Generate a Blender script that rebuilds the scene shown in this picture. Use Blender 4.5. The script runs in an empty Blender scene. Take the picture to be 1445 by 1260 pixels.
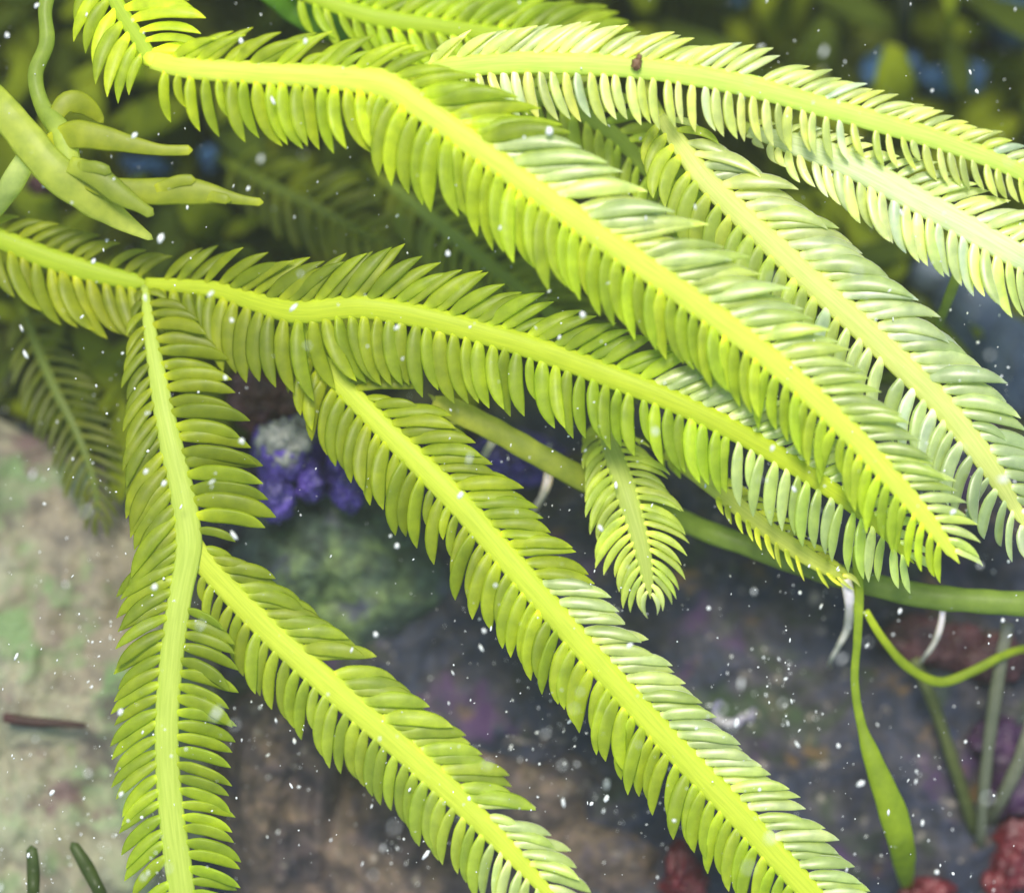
import bpy, bmesh, math, random
from mathutils import Vector, Matrix, noise
random.seed(7)
scene = bpy.context.scene
C = scene.collection
R = math.radians
PI = math.pi

# ---------------------------------------------------------------- camera, sky, sun, exposure
U = 0.0001                 # one photo pixel on the focal plane is 0.1 mm
ZF = 450.0                 # focal plane height above the rock bed (px units)
H = 4500.0                 # camera height above the focal plane
cam = bpy.data.cameras.new('camera')
cam.sensor_width = 36.0
cam.sensor_fit = 'HORIZONTAL'
cam.lens = 36.0 * H / 1445.0
cam.clip_start = 0.01
cam.clip_end = 50
cam.dof.use_dof = True
cam.dof.focus_distance = H * U
cam.dof.aperture_fstop = 5.6
camo = bpy.data.objects.new('camera', cam)
camo.location = (0, 0, (ZF + H) * U)
C.objects.link(camo)
scene.camera = camo
scene.render.resolution_x = 1024
scene.render.resolution_y = 892

SUN_EL, SUN_AZ = 68, -8       # azimuth clockwise from the top of the picture
w = bpy.data.worlds.new('World')
scene.world = w
w.use_nodes = True
nt = w.node_tree
sky = nt.nodes.new('ShaderNodeTexSky')
sky.sky_type = 'NISHITA'
sky.sun_disc = False
sky.sun_elevation = R(SUN_EL)
sky.sun_rotation = R(SUN_AZ)
bg = nt.nodes['Background']
bg.inputs['Strength'].default_value = 0.15
nt.links.new(sky.outputs[0], bg.inputs['Color'])
sl = bpy.data.lights.new('sun', 'SUN')
sl.energy = 3.3
sl.angle = R(18)
sl.color = (1, 0.94, 0.80)
so = bpy.data.objects.new('sun', sl)
sd = Vector((math.sin(R(SUN_AZ)) * math.cos(R(SUN_EL)), math.cos(R(SUN_AZ)) * math.cos(R(SUN_EL)), math.sin(R(SUN_EL))))
so.rotation_euler = (-sd).to_track_quat('-Z', 'Y').to_euler()
so.location = sd * 1.0
C.objects.link(so)
vs = scene.view_settings
vs.view_transform = 'Standard'
vs.look = 'None'
vs.gamma = 1
vs.use_curve_mapping = False
vs.exposure = 0.7
scene.cycles.max_bounces = 6
scene.cycles.transmission_bounces = 4
scene.cycles.volume_bounces = 0

# ---------------------------------------------------------------- helpers
def ZR(z, py=630):               # the rock floor slopes away from the camera towards the top of the picture
    if z > 300: return z
    f = min(1, max(0, (py - 150) / 600)); f = f * f * (3 - 2 * f)
    return 300 - (300 - z) * (2.5 - 1.9 * f)

def P(px, py, z=ZF):
    z = ZR(z, py)
    s = (ZF + H - z) / H
    return Vector(((px - 722.5) * s * U, -(py - 630) * s * U, z * U))

def tag(o, label, cat, group=None, kind=None):
    if label: o['label'] = label
    if cat: o['category'] = cat
    if group: o['group'] = group
    if kind: o['kind'] = kind
    return o

def empty(name, loc):
    o = bpy.data.objects.new(name, None)
    o.empty_display_size = 0.002
    o.location = loc
    C.objects.link(o)
    return o

def mesh_from(name, vs_, fs, mat, along=None, smooth=True):
    me = bpy.data.meshes.new(name)
    me.from_pydata(vs_, [], fs)
    me.materials.append(mat)
    if smooth:
        me.polygons.foreach_set('use_smooth', [True] * len(me.polygons))
    if along is not None:
        a = me.attributes.new('along', 'FLOAT', 'POINT')
        a.data.foreach_set('value', along)
    me.update()
    return me

def link(name, me, parent=None, loc=None):
    o = bpy.data.objects.new(name, me)
    C.objects.link(o)
    if parent is not None: o.parent = parent
    if loc is not None: o.location = loc
    return o

def crom(pts, step):
    """Catmull-Rom through tuples, resampled at about `step` (first 3 numbers are position)."""
    n = len(pts)
    dense = []
    for i in range(n - 1):
        p0 = pts[max(i - 1, 0)]; p1 = pts[i]; p2 = pts[i + 1]; p3 = pts[min(i + 2, n - 1)]
        m = 24
        for k in range(m):
            t = k / m
            dense.append(tuple(0.5 * ((2 * b) + (-a + c) * t + (2 * a - 5 * b + 4 * c - d) * t * t + (-a + 3 * b - 3 * c + d) * t ** 3)
                               for a, b, c, d in zip(p0, p1, p2, p3)))
    dense.append(tuple(float(v) for v in pts[-1]))
    L = [0.0]
    for a, b in zip(dense, dense[1:]):
        L.append(L[-1] + math.dist(a[:3], b[:3]))
    tot = L[-1]
    cnt = max(2, int(round(tot / step)) + 1)
    out = []
    j = 0
    for i in range(cnt):
        s = tot * i / (cnt - 1)
        while j < len(L) - 2 and L[j + 1] < s: j += 1
        f = (s - L[j]) / max(1e-9, L[j + 1] - L[j])
        out.append(tuple(a + (b - a) * f for a, b in zip(dense[j], dense[j + 1])))
    return out, tot

def tube_geo(pts, radii, ratio=1.0, nr=10, up=Vector((0, 0, 1)), origin=Vector((0, 0, 0)), cap=True):
    """A tube along world points; radii are half widths, thickness = radius*ratio."""
    V, F, A = [], [], []
    n = len(pts)
    for i in range(n):
        t = (pts[min(i + 1, n - 1)] - pts[max(i - 1, 0)]).normalized()
        u = up - t * up.dot(t)
        if u.length < 1e-3: u = Vector((0, 1, 0)) - t * t.y
        u.normalize()
        s = t.cross(u).normalized()
        r = radii[i]
        rt = ratio[i] if isinstance(ratio, (list, tuple)) else ratio
        for k in range(nr):
            a = 2 * PI * k / nr
            V.append(tuple(pts[i] - origin + s * (math.cos(a) * r) + u * (math.sin(a) * r * rt)))
            A.append(i / (n - 1))
    for i in range(n - 1):
        for k in range(nr):
            k2 = (k + 1) % nr
            F.append((i * nr + k, i * nr + k2, (i + 1) * nr + k2, (i + 1) * nr + k))
    if cap:
        F.append(tuple(range(nr - 1, -1, -1)))
        F.append(tuple((n - 1) * nr + k for k in range(nr)))
    return V, F, A

def merge(geos):
    V, F, A = [], [], []
    for v, f, a in geos:
        b = len(V)
        V += v; A += a
        F += [tuple(i + b for i in q) for q in f]
    return V, F, A

# ---------------------------------------------------------------- materials
def new_mat(name):
    m = bpy.data.materials.new(name)
    m.use_nodes = True
    t = m.node_tree
    for n in list(t.nodes): t.nodes.remove(n)
    out = t.nodes.new('ShaderNodeOutputMaterial')
    return m, t, out

def N(t, kind, **kw):
    n = t.nodes.new(kind)
    for k, v in kw.items():
        if k == 'ins':
            for kk, vv in v.items(): n.inputs[kk].default_value = vv
        else: setattr(n, k, v)
    return n

def ramp(t, stops, interp='LINEAR'):
    r = t.nodes.new('ShaderNodeValToRGB')
    r.color_ramp.interpolation = interp
    e = r.color_ramp.elements
    while len(e) < len(stops): e.new(0.5)
    for el, (p, c) in zip(e, stops):
        el.position = p
        el.color = (*c, 1)
    return r

def mixc(t, a, b, f, blend='MIX'):
    m = N(t, 'ShaderNodeMix', data_type='RGBA', blend_type=blend)
    for sock, v in ((m.inputs['Factor'], f), (m.inputs['A'], a), (m.inputs['B'], b)):
        if hasattr(v, 'is_output'): t.links.new(v, sock)
        elif isinstance(v, (tuple, list)): sock.default_value = (*v, 1)
        else: sock.default_value = v
    return m.outputs['Result']

def frond_mat(name, rough=0.38, transl=0.38, coat=0.35, use_color=True, col=(0.3, 0.4, 0.02), grain=1.0, streak=False, sheen=0.0, crough=0.3):
    """Wet translucent algal tissue; per-object tint comes from the object's own colour."""
    m, t, out = new_mat(name)
    info = N(t, 'ShaderNodeObjectInfo')
    tc = N(t, 'ShaderNodeTexCoord')
    if use_color: base = info.outputs['Color']
    else:
        rgb = N(t, 'ShaderNodeRGB'); rgb.outputs[0].default_value = (*col, 1); base = rgb.outputs[0]
    no = N(t, 'ShaderNodeTexNoise', ins={'Scale': 420.0, 'Detail': 4.0})
    geo = N(t, 'ShaderNodeNewGeometry')
    t.links.new(geo.outputs['Position'], no.inputs['Vector'])
    r = ramp(t, [(0.3, (0.72, 0.76, 0.7)), (0.72, (1.2, 1.14, 1.15))])
    t.links.new(no.outputs['Fac'], r.inputs[0])
    c = mixc(t, base, r.outputs[0], 0.8 * grain, 'MULTIPLY')
    # individual tint
    rr = ramp(t, [(0.0, (0.78, 0.82, 0.8)), (0.5, (1, 1, 1)), (1.0, (1.16, 1.1, 1.25))])
    t.links.new(info.outputs['Random'], rr.inputs[0])
    c = mixc(t, c, rr.outputs[0], 1.0, 'MULTIPLY')
    if not streak:
        at0 = N(t, 'ShaderNodeAttribute', attribute_name='along')
        r0 = ramp(t, [(0.0, (1.9, 1.7, 2.2)), (0.16, (1.12, 1.1, 1.1)), (0.3, (1, 1, 1)), (0.9, (1, 1, 1)), (1.0, (1.5, 1.4, 2.5))])
        t.links.new(at0.outputs['Fac'], r0.inputs[0])
        c = mixc(t, c, r0.outputs[0], 1.0, 'MULTIPLY')
    if streak:   # lengthwise fibres of a midrib
        at = N(t, 'ShaderNodeAttribute', attribute_name='across')
        wv = N(t, 'ShaderNodeTexNoise', noise_dimensions='2D', ins={'Scale': 1.0, 'Detail': 2.0})
        cb = N(t, 'ShaderNodeCombineXYZ')
        mu = N(t, 'ShaderNodeMath', operation='MULTIPLY', ins={1: 6.0}); t.links.new(at.outputs['Fac'], mu.inputs[0])
        al = N(t, 'ShaderNodeAttribute', attribute_name='along')
        mv = N(t, 'ShaderNodeMath', operation='MULTIPLY', ins={1: 1.6}); t.links.new(al.outputs['Fac'], mv.inputs[0])
        t.links.new(mu.outputs[0], cb.inputs[0]); t.links.new(mv.outputs[0], cb.inputs[1])
        t.links.new(cb.outputs[0], wv.inputs['Vector'])
        sr = ramp(t, [(0.3, (0.84, 0.88, 0.75)), (0.7, (1.06, 1.04, 1.2))])
        t.links.new(wv.outputs['Fac'], sr.inputs[0])
        c = mixc(t, c, sr.outputs[0], 0.8, 'MULTIPLY')
    b = N(t, 'ShaderNodeBsdfPrincipled', ins={'Roughness': rough, 'Coat Weight': coat, 'Coat Roughness': crough, 'IOR': 1.4})
    t.links.new(c, b.inputs['Base Color'])
    if sheen:
        b.inputs['Sheen Weight'].default_value = sheen
        b.inputs['Sheen Roughness'].default_value = 0.35
        b.inputs['Coat IOR'].default_value = 1.7
    tr = N(t, 'ShaderNodeBsdfTranslucent')
    tcol = mixc(t, c, (1.75, 1.7, 0.4), 1.0, 'MULTIPLY')
    t.links.new(tcol, tr.inputs['Color'])
    ms = N(t, 'ShaderNodeMixShader', ins={0: transl})
    t.links.new(b.outputs[0], ms.inputs[1]); t.links.new(tr.outputs[0], ms.inputs[2])
    t.links.new(ms.outputs[0], out.inputs[0])
    return m

def rock_mat(name, stops, scale=60.0, fine=500.0, rough=0.75, bump=0.6, spots=None, contrast=0.75, turf=None):
    m, t, out = new_mat(name)
    geo = N(t, 'ShaderNodeNewGeometry')
    n1 = N(t, 'ShaderNodeTexNoise', ins={'Scale': scale, 'Detail': 7.0, 'Roughness': 0.62, 'Distortion': 0.6})
    t.links.new(geo.outputs['Position'], n1.inputs['Vector'])
    r = ramp(t, stops)
    t.links.new(n1.outputs['Fac'], r.inputs[0])
    c = r.outputs[0]
    n2 = N(t, 'ShaderNodeTexNoise', ins={'Scale': fine, 'Detail': 4.0, 'Roughness': 0.7})
    t.links.new(geo.outputs['Position'], n2.inputs['Vector'])
    r2 = ramp(t, [(0.36, (0.25, 0.25, 0.3)), (0.5, (0.85, 0.85, 0.85)), (0.66, (1.9, 1.8, 1.7))])
    t.links.new(n2.outputs['Fac'], r2.inputs[0])
    c = mixc(t, c, r2.outputs[0], contrast, 'MULTIPLY')
    for k, (sc, lo, colr) in enumerate(spots or []):
        n3 = N(t, 'ShaderNodeTexNoise', ins={'Scale': sc, 'Detail': 4.0, 'Roughness': 0.6})
        mp = N(t, 'ShaderNodeMapping'); mp.inputs['Location'].default_value = (k * 3.1 + 1.7, 5.3, 2.2 * k)
        t.links.new(geo.outputs['Position'], mp.inputs[0]); t.links.new(mp.outputs[0], n3.inputs['Vector'])
        r3 = ramp(t, [(lo, (0, 0, 0)), (lo + 0.1, (1, 1, 1))])
        t.links.new(n3.outputs['Fac'], r3.inputs[0])
        c = mixc(t, c, colr, r3.outputs[0])
    if turf:      # green turf grows on the upper, deeper part of the floor
        sx = N(t, 'ShaderNodeSeparateXYZ'); t.links.new(geo.outputs['Position'], sx.inputs[0])
        ad = N(t, 'ShaderNodeMath', operation='MULTIPLY_ADD', ins={1: 0.05, 2: -0.025}); t.links.new(n1.outputs['Fac'], ad.inputs[0])
        su = N(t, 'ShaderNodeMath', operation='ADD'); t.links.new(sx.outputs['Y'], su.inputs[0]); t.links.new(ad.outputs[0], su.inputs[1])
        mr = N(t, 'ShaderNodeMapRange', ins={'From Min': 0.0, 'From Max': 0.022}); t.links.new(su.outputs[0], mr.inputs[0])
        tc_ = mixc(t, turf, r2.outputs[0], 0.6, 'MULTIPLY')
        c = mixc(t, c, tc_, mr.outputs[0])
    b = N(t, 'ShaderNodeBsdfPrincipled', ins={'Roughness': rough})
    t.links.new(c, b.inputs['Base Color'])
    bp = N(t, 'ShaderNodeBump', ins={'Strength': bump, 'Distance': 0.001})
    t.links.new(n2.outputs['Fac'], bp.inputs['Height'])
    t.links.new(bp.outputs[0], b.inputs['Normal'])
    t.links.new(b.outputs[0], out.inputs[0])
    return m

MP = frond_mat('pinnule_tissue', rough=0.5, transl=0.6, coat=0.22)
MPF = frond_mat('sheen_pinnule_tissue', rough=0.4, transl=0.5, coat=0.85, sheen=0.6, crough=0.34)
MR = frond_mat('midrib_tissue', rough=0.6, transl=0.35, coat=0.06, streak=True, grain=0.1)
MS = frond_mat('stolon_tissue', rough=0.5, transl=0.5, coat=0.12)
MW = frond_mat('rhizoid_tissue', rough=0.4, transl=0.3, coat=0.3)

# ---------------------------------------------------------------- the setting: rock bed and boulders
def fbm(x, y, s, seed, o=4):
    v = 0; a = 1
    for k in range(o):
        v += a * noise.noise(Vector((x / s + seed, y / s - seed, seed * 0.37)))
        s *= 0.5; a *= 0.52
    return v

M_bed = rock_mat('bed_rock', [(0.34, (0.004, 0.006, 0.017)), (0.44, (0.012, 0.018, 0.042)), (0.54, (0.034, 0.031, 0.042)), (0.63, (0.015, 0.026, 0.014)), (0.76, (0.10, 0.08, 0.065))],
                 scale=110, fine=420, spots=[(90, 0.58, (0.045, 0.018, 0.07)), (120, 0.60, (0.12, 0.07, 0.025)), (60, 0.6, (0.018, 0.04, 0.012)), (330, 0.63, (0.24, 0.21, 0.18))], turf=(0.09, 0.125, 0.004))
def bed():
    n = 260
    def mp(u):      # denser under the frame
        return 900 * u + 2400 * u ** 3 * abs(u)
    V, F = [], []
    for j in range(n + 1):
        for i in range(n + 1):
            x = mp(2 * i / n - 1); y = mp(2 * j / n - 1)
            z = 55 * fbm(x, y, 420, 3.1, 3) + 44 * fbm(x, y, 110, 9.2, 4) + 16 * fbm(x, y, 34, 5.2, 3)
            V.append((x * U, y * U, ZR(z, 630 - y) * U))
    for j in range(n):
        for i in range(n):
            a = j * (n + 1) + i
            F.append((a, a + 1, a + n + 2, a + n + 1))
    o = link('rock_bed', mesh_from('rock_bed', V, F, M_bed))
    tag(o, 'dark slate and brown encrusted rock floor of the pool beneath the fronds', 'rock bed', kind='structure')
bed()

def boulder(name, label, cx, cy, rx, ry, h, mat, seed, sink=60, n=90, group=None):
    V, F = [], []
    c = P(cx, cy, 0)
    rings, seg = n // 2, n
    for j in range(rings + 1):
        ph = (j / rings) * PI * 0.5
        for i in range(seg):
            th = 2 * PI * i / seg
            x = math.cos(th) * math.cos(ph); y = math.sin(th) * math.cos(ph); z = math.sin(ph) ** 0.7
            k = 1 + 0.2 * noise.noise(Vector((x * 1.6 + seed, y * 1.6, z * 1.6))) + 0.07 * noise.noise(Vector((x * 5 + seed, y * 5, z * 5)))
            X, Y = x * rx * k, y * ry * k
            Z = z * h * k - sink + 34 * fbm(X, Y, 110, seed, 6) * (0.3 + z)
            V.append((X * U, Y * U, Z * U))
    for j in range(rings):
        for i in range(seg):
            i2 = (i + 1) % seg
            F.append((j * seg + i, j * seg + i2, (j + 1) * seg + i2, (j + 1) * seg + i))
    F.append(tuple(rings * seg + i for i in range(seg)))
    o = link(name, mesh_from(name, V, F, mat), loc=c)
    tag(o, label, 'rock', group)
    return o

M_pale = rock_mat('pale_rock', [(0.28, (0.09, 0.08, 0.065)), (0.42, (0.19, 0.165, 0.115)), (0.55, (0.23, 0.23, 0.15)), (0.7, (0.16, 0.22, 0.11)), (0.85, (0.34, 0.32, 0.27))],
                  scale=60, fine=330, spots=[(60, 0.52, (0.13, 0.2, 0.08)), (90, 0.58, (0.12, 0.08, 0.075)), (70, 0.58, (0.09, 0.08, 0.065))], contrast=0.22)
M_brown = rock_mat('brown_rock', [(0.34, (0.015, 0.013, 0.02)), (0.45, (0.06, 0.045, 0.045)), (0.57, (0.10, 0.072, 0.05)), (0.7, (0.05, 0.045, 0.07))],
                   scale=95, fine=420, spots=[(75, 0.58, (0.035, 0.03, 0.06)), (300, 0.62, (0.25, 0.22, 0.18))])
M_mossy = rock_mat('mossy_rock', [(0.35, (0.02, 0.03, 0.04)), (0.5, (0.045, 0.075, 0.05)), (0.65, (0.12, 0.18, 0.06))], scale=60, fine=500,
                   spots=[(70, 0.6, (0.05, 0.05, 0.1))])
boulder('boulder', 'pale beige boulder stained green at the lower left, beside the upright frond', 20, 1050, 350, 480, 200, M_pale, 2.3, n=200, sink=90)
boulder('stone', 'low brown stone lying between the two lowest diagonal fronds', 650, 1210, 330, 200, 110, M_brown, 6.1)
boulder('stone', 'mossy green stone under the purple sponge left of centre', 470, 800, 190, 130, 120, M_mossy, 8.4)
boulder('stone', 'greyish stone seen between the upright frond and its side branch', 390, 1130, 110, 190, 130, M_brown, 11.7)

# ---------------------------------------------------------------- fronds
def pinnule_mesh(L, W, T, side, arc, lift, drop, roll, twist, mat, seed, nl=11, nr=8, blunt=0.0):
    """Sickle-shaped flat pinnule along +X; `arc` turns it toward the frond tip, `drop` bends it down."""
    V, F, A = [], [], []
    x = y = z = 0.0
    step = L / nl
    fw = -side        # forward (towards the frond tip) is -Y on the left side, +Y on the right
    rnd = random.Random(seed)
    wob = rnd.uniform(0, 6.28)
    for i in range(nl + 1):
        t = i / nl
        tw = min(1, t / 0.3); tw = tw * tw * (3 - 2 * tw)
        wv = W * (0.5 + 0.5 * tw)
        t0 = 0.35 + 0.2 * blunt
        if t > t0:
            q = (t - t0) / (1 - t0)
            wv *= (1 - q ** (2.1 + 1.0 * blunt)) if q < 1 else 0
        wv = max(wv, 0.045 * W)
        tv = T * (0.75 + 0.25 * tw) * (1 - 0.72 * t ** 3)
        tv = min(tv, wv)
        ang = fw * arc * (t - 0.25 + 0.3 * t * t)
        pit = lift - drop * t
        d = Vector((math.cos(ang) * math.cos(pit), math.sin(ang) * math.cos(pit), math.sin(pit)))
        if i:
            x += d.x * step; y += d.y * step; z += d.z * step
        sdir = Vector((-math.sin(ang), math.cos(ang), 0)) * fw      # toward the tip
        udir = d.cross(sdir) * (1 if fw > 0 else -1)
        ro = -(roll + twist * t) + 0.06 * math.sin(5 * t + wob)
        s2 = sdir * math.cos(ro) + udir * math.sin(ro)
        u2 = udir * math.cos(ro) - sdir * math.sin(ro)
        for k in range(nr):
            a = 2 * PI * k / nr
            cz = math.sin(a)
            p = Vector((x, y, z)) + s2 * (math.cos(a) * wv) + u2 * (cz * tv)
            V.append((p.x * U, p.y * U, p.z * U)); A.append(t)
    for i in range(nl):
        for k in range(nr):
            k2 = (k + 1) % nr
            q = (i * nr + k, i * nr + k2, (i + 1) * nr + k2, (i + 1) * nr + k)
            F.append(q if fw > 0 else q[::-1])
    e = tuple(nl * nr + k for k in range(nr)); b = tuple(range(nr - 1, -1, -1))
    F.append(e if fw > 0 else e[::-1]); F.append(b if fw > 0 else b[::-1])
    return mesh_from('pinnule', V, F, mat, A)

def lerp3(a, b, f): return tuple(x + (y - x) * f for x, y in zip(a, b))

def branch(root, ctrl, spacing=21, W=9.0, T=2.8, ang=(58, 58), arc=0.6, lift=0.16, drop=0.34, roll=(-0.22, 0.3), twist=0.12, bleach_glint=0.0, sheen_from=(9, 9), blunt=(0.2, 0.7),
           pcol=((0.22, 0.33, 0.01), (0.22, 0.33, 0.01)), mcol=(0.55, 0.72, 0.03), skip=0.0, tipfan=True, side_tilt=0.0,
           nl=11, seed=1, white_tip=0, stop=1.0, nr=8):
    """ctrl: (px, py, z, rib half width, left length, right length). Midrib and each pinnule are parts of root."""
    rnd = random.Random(seed)
    sm, tot = crom(ctrl, 7)
    base = root.location.copy()
    pts = [P(*s[:3]) for s in sm]
    n = len(pts)
    V, F, A, X = [], [], [], []
    NR = 12
    for i in range(n):
        t = (pts[min(i + 1, n - 1)] - pts[max(i - 1, 0)]).normalized()
        s = t.cross(Vector((0, 0, 1))).normalized(); u = s.cross(t)
        r = max(sm[i][3], 1.0) * 1.08 * U * (1 + 0.04 * noise.noise(Vector((i * 0.3, seed, 0))))
        if i > n - 4: r *= (n - 1 - i) / 4 + 0.15
        for k in range(NR):
            a = 2 * PI * k / NR
            ca, sa = math.cos(a), math.sin(a)
            rid = 1 + (0.10 * math.cos(6 * a) if sa > 0 else 0)
            V.append(tuple(pts[i] - base + s * (ca * r) + u * (sa * r * 0.34 * rid)))
            A.append(i * 7 / 100.0); X.append(ca)
    for i in range(n - 1):
        for k in range(NR):
            k2 = (k + 1) % NR
            F.append((i * NR + k, i * NR + k2, (i + 1) * NR + k2, (i + 1) * NR + k))
    F.append(tuple(range(NR - 1, -1, -1))); F.append(tuple((n - 1) * NR + k for k in range(NR)))
    me = mesh_from('midrib', V, F, MR, A)
    at = me.attributes.new('across', 'FLOAT', 'POINT'); at.data.foreach_set('value', X)
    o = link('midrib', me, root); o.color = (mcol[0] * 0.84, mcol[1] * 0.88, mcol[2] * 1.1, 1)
    # pinnules
    Lref = 100.0
    lib = {}
    for side, mat_ in ((1, MP), (-1, MP), (1, MPF), (-1, MPF)):
        lib[side, mat_ is MPF] = [pinnule_mesh(Lref, W * 100 / 85 * rnd.uniform(0.93, 1.07), T * 100 / 85, side, (arc[0 if side > 0 else 1] if isinstance(arc, tuple) else arc) * rnd.uniform(0.8, 1.25), lift + rnd.uniform(-.05, .05),
                                  drop * rnd.uniform(0.75, 1.3), (roll[0 if side > 0 else 1] if isinstance(roll, tuple) else roll) + rnd.uniform(-.12, .12), twist + rnd.uniform(-.12, .12), mat_, seed * 31 + k + side, nl, nr, blunt[0 if side > 0 else 1]) for k in range(5)]
    cnt = int(tot / spacing)
    for side in (1, -1):
        for k in range(cnt + 1):
            f = (k + (0.5 if side > 0 else 0.3) + rnd.uniform(-.12, .12)) * spacing / tot
            if f > stop or f < skip: continue
            if f > 0.995: continue
            i = min(n - 2, int(f * (n - 1)))
            g = f * (n - 1) - i
            s = lerp3(sm[i], sm[i + 1], g)
            p = pts[i].lerp(pts[i + 1], g)
            j0, j1 = max(0, i - 3), min(n - 1, i + 4)
            t = (pts[j1] - pts[j0]).normalized()
            L = s[4] if side > 0 else s[5]
            if L < 30 and s[3] > 9.5: continue
            if L < 8: continue
            L *= rnd.gauss(1.06, 0.05)
            if rnd.random() < 0.03: L *= rnd.uniform(0.55, 0.85)
            rem = (1 - f) * tot
            if isinstance(ang, list):
                q = 0
                while q < len(ang) - 2 and f > ang[q + 1][0]: q += 1
                aa = lerp3(ang[q], ang[q + 1], min(1, max(0, (f - ang[q][0]) / (ang[q + 1][0] - ang[q][0]))))[1:]
            else: aa = ang
            a = aa[0] if side > 0 else aa[1]
            if tipfan and rem < 110: a = 18 + (a - 18) * (rem / 110) ** 0.6
            a += rnd.gauss(0, 2.8)
            if rnd.random() < 0.006: continue
            a = R(a) * side
            nrm = Vector((0, 0, 1)); nrm = (nrm - t * nrm.dot(t)).normalized()
            lat = nrm.cross(t)                      # left of travel
            # tilt of the blade plane round the midrib
            nrm2 = (nrm * math.cos(side_tilt) + lat * math.sin(side_tilt)).normalized()
            lat2 = nrm2.cross(t)
            d = t * math.cos(a) + lat2 * math.sin(a)
            yv = nrm2.cross(d)
            M = Matrix((d, yv, nrm2)).transposed()
            # small individual roll and pitch
            M = M @ Matrix.Rotation(rnd.gauss(0, .09), 3, 'X') @ Matrix.Rotation(rnd.gauss(0, .07), 3, 'Y')
            sc = L / Lref
            wsc = max(sc, 0.62) * rnd.uniform(0.93, 1.05)
            M4 = Matrix.Translation(p - base + lat * (side * s[3] * 0.55 * U)) @ M.to_4x4() @ Matrix.Diagonal((sc, wsc, wsc, 1))
            sheened = f + rnd.uniform(-.05, .05) >= sheen_from[0 if side > 0 else 1]
            po = link('pinnule', rnd.choice(lib[side, sheened]), root)
            po.matrix_local = M4
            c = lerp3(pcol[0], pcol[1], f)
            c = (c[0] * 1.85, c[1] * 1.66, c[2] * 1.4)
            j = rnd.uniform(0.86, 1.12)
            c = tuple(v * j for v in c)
            if sheened: c = lerp3(c, (0.66, 0.74, 0.56), rnd.uniform(.12, .45))  # white sheen also painted into the colour of these coated pinnules
            if rnd.random() < bleach_glint: c = lerp3(c, (0.60, 0.70, 0.60), rnd.uniform(.4, .95))  # a few pinnules truly white, the rest whitened as painted glints
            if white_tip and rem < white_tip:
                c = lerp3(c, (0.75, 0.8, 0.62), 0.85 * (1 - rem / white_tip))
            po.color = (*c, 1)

def stipe(root, pts, col, r=9):
    """The naked stalk that carries a frond down to the rock."""
    w_ = [P(*p[:3]) for p in crom(pts, 25)[0]]
    V, F, A = tube_geo(w_, [r * U] * len(w_), 1.0, 8, up=Vector((0.3, 0.9, 0.2)), origin=root.location)
    o = link('stipe', mesh_from('stipe', V, F, MS, A), root); o.color = (*col, 1)

YG = (0.26, 0.34, 0.012)       # yellow green, vivid
DG = (0.19, 0.25, 0.008)       # deeper olive green
GG = (0.27, 0.37, 0.10)        # greyish green
RIB = (0.66, 0.74, 0.06)
RIBP = (0.70, 0.74, 0.13)

def frond(label, base, group='feathery algal fronds'):
    e = empty('algal_frond', P(*base))
    tag(e, label, 'frond', group)
    return e

# 1 upper diagonal frond
f1 = frond('long yellow-green feather frond running diagonally from top left to its white tip at lower right', (195, 110, 20))
stipe(f1, [(195, 110, 10), (190, 95, 250), (200, 82, 420), (222, 86, 500)], RIB, 11)
branch(f1, [(215, 85, 498, 12, 60, 60), (265, 96, 515, 14, 78, 78), (350, 102, 520, 15, 80, 92), (450, 108, 525, 16, 80, 92), (540, 118, 530, 19, 82, 98), (600, 155, 535, 17, 116, 112),
            (680, 212, 540, 17, 126, 112), (780, 285, 545, 17, 124, 102), (880, 355, 545, 17, 116, 96), (980, 425, 540, 17, 108, 92), (1080, 500, 535, 16, 98, 88), (1180, 590, 530, 15, 80, 80),
            (1250, 665, 525, 14, 75, 78), (1310, 735, 515, 11, 62, 70), (1354, 795, 505, 6, 40, 48)],
       ang=[(0, 48, 86), (.24, 46, 82), (.34, 46, 60), (1, 52, 60)], arc=(0.4, 0.5), spacing=18.5, W=8.8, sheen_from=(0.36, 9), blunt=(0.0, 0.6), pcol=((0.25, 0.335, 0.010), (0.26, 0.36, 0.03)), mcol=RIB, seed=3, white_tip=26, skip=0.012)

# 2 top right frond
f2 = frond('bright frond arching along the top right edge with glossy whitish pinnules', (560, 130, 10))
stipe(f2, [(560, 130, 5), (565, 120, 200), (580, 108, 400), (612, 98, 468)], RIBP, 10)
branch(f2, [(600, 99, 462, 10, 60, 30), (640, 94, 475, 14, 68, 40), (740, 88, 490, 15, 76, 70), (860, 92, 498, 15, 76, 72), (960, 103, 500, 15, 72, 66), (1060, 122, 500, 15, 68, 68),
            (1160, 150, 500, 14, 62, 60), (1260, 178, 500, 14, 56, 54), (1350, 206, 498, 13, 50, 50), (1445, 245, 495, 11, 44, 46), (1520, 300, 460, 6, 34, 44)],
       ang=[(0, 42, 84), (.5, 42, 80), (.8, 42, 66), (1, 42, 60)], arc=(0.3, 0.4), bleach_glint=0.10, pcol=((0.37, 0.44, 0.12), (0.30, 0.38, 0.015)), mcol=(0.62, 0.75, 0.10), seed=5, spacing=18, W=8.6, sheen_from=(0.0, 0.0))

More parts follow.
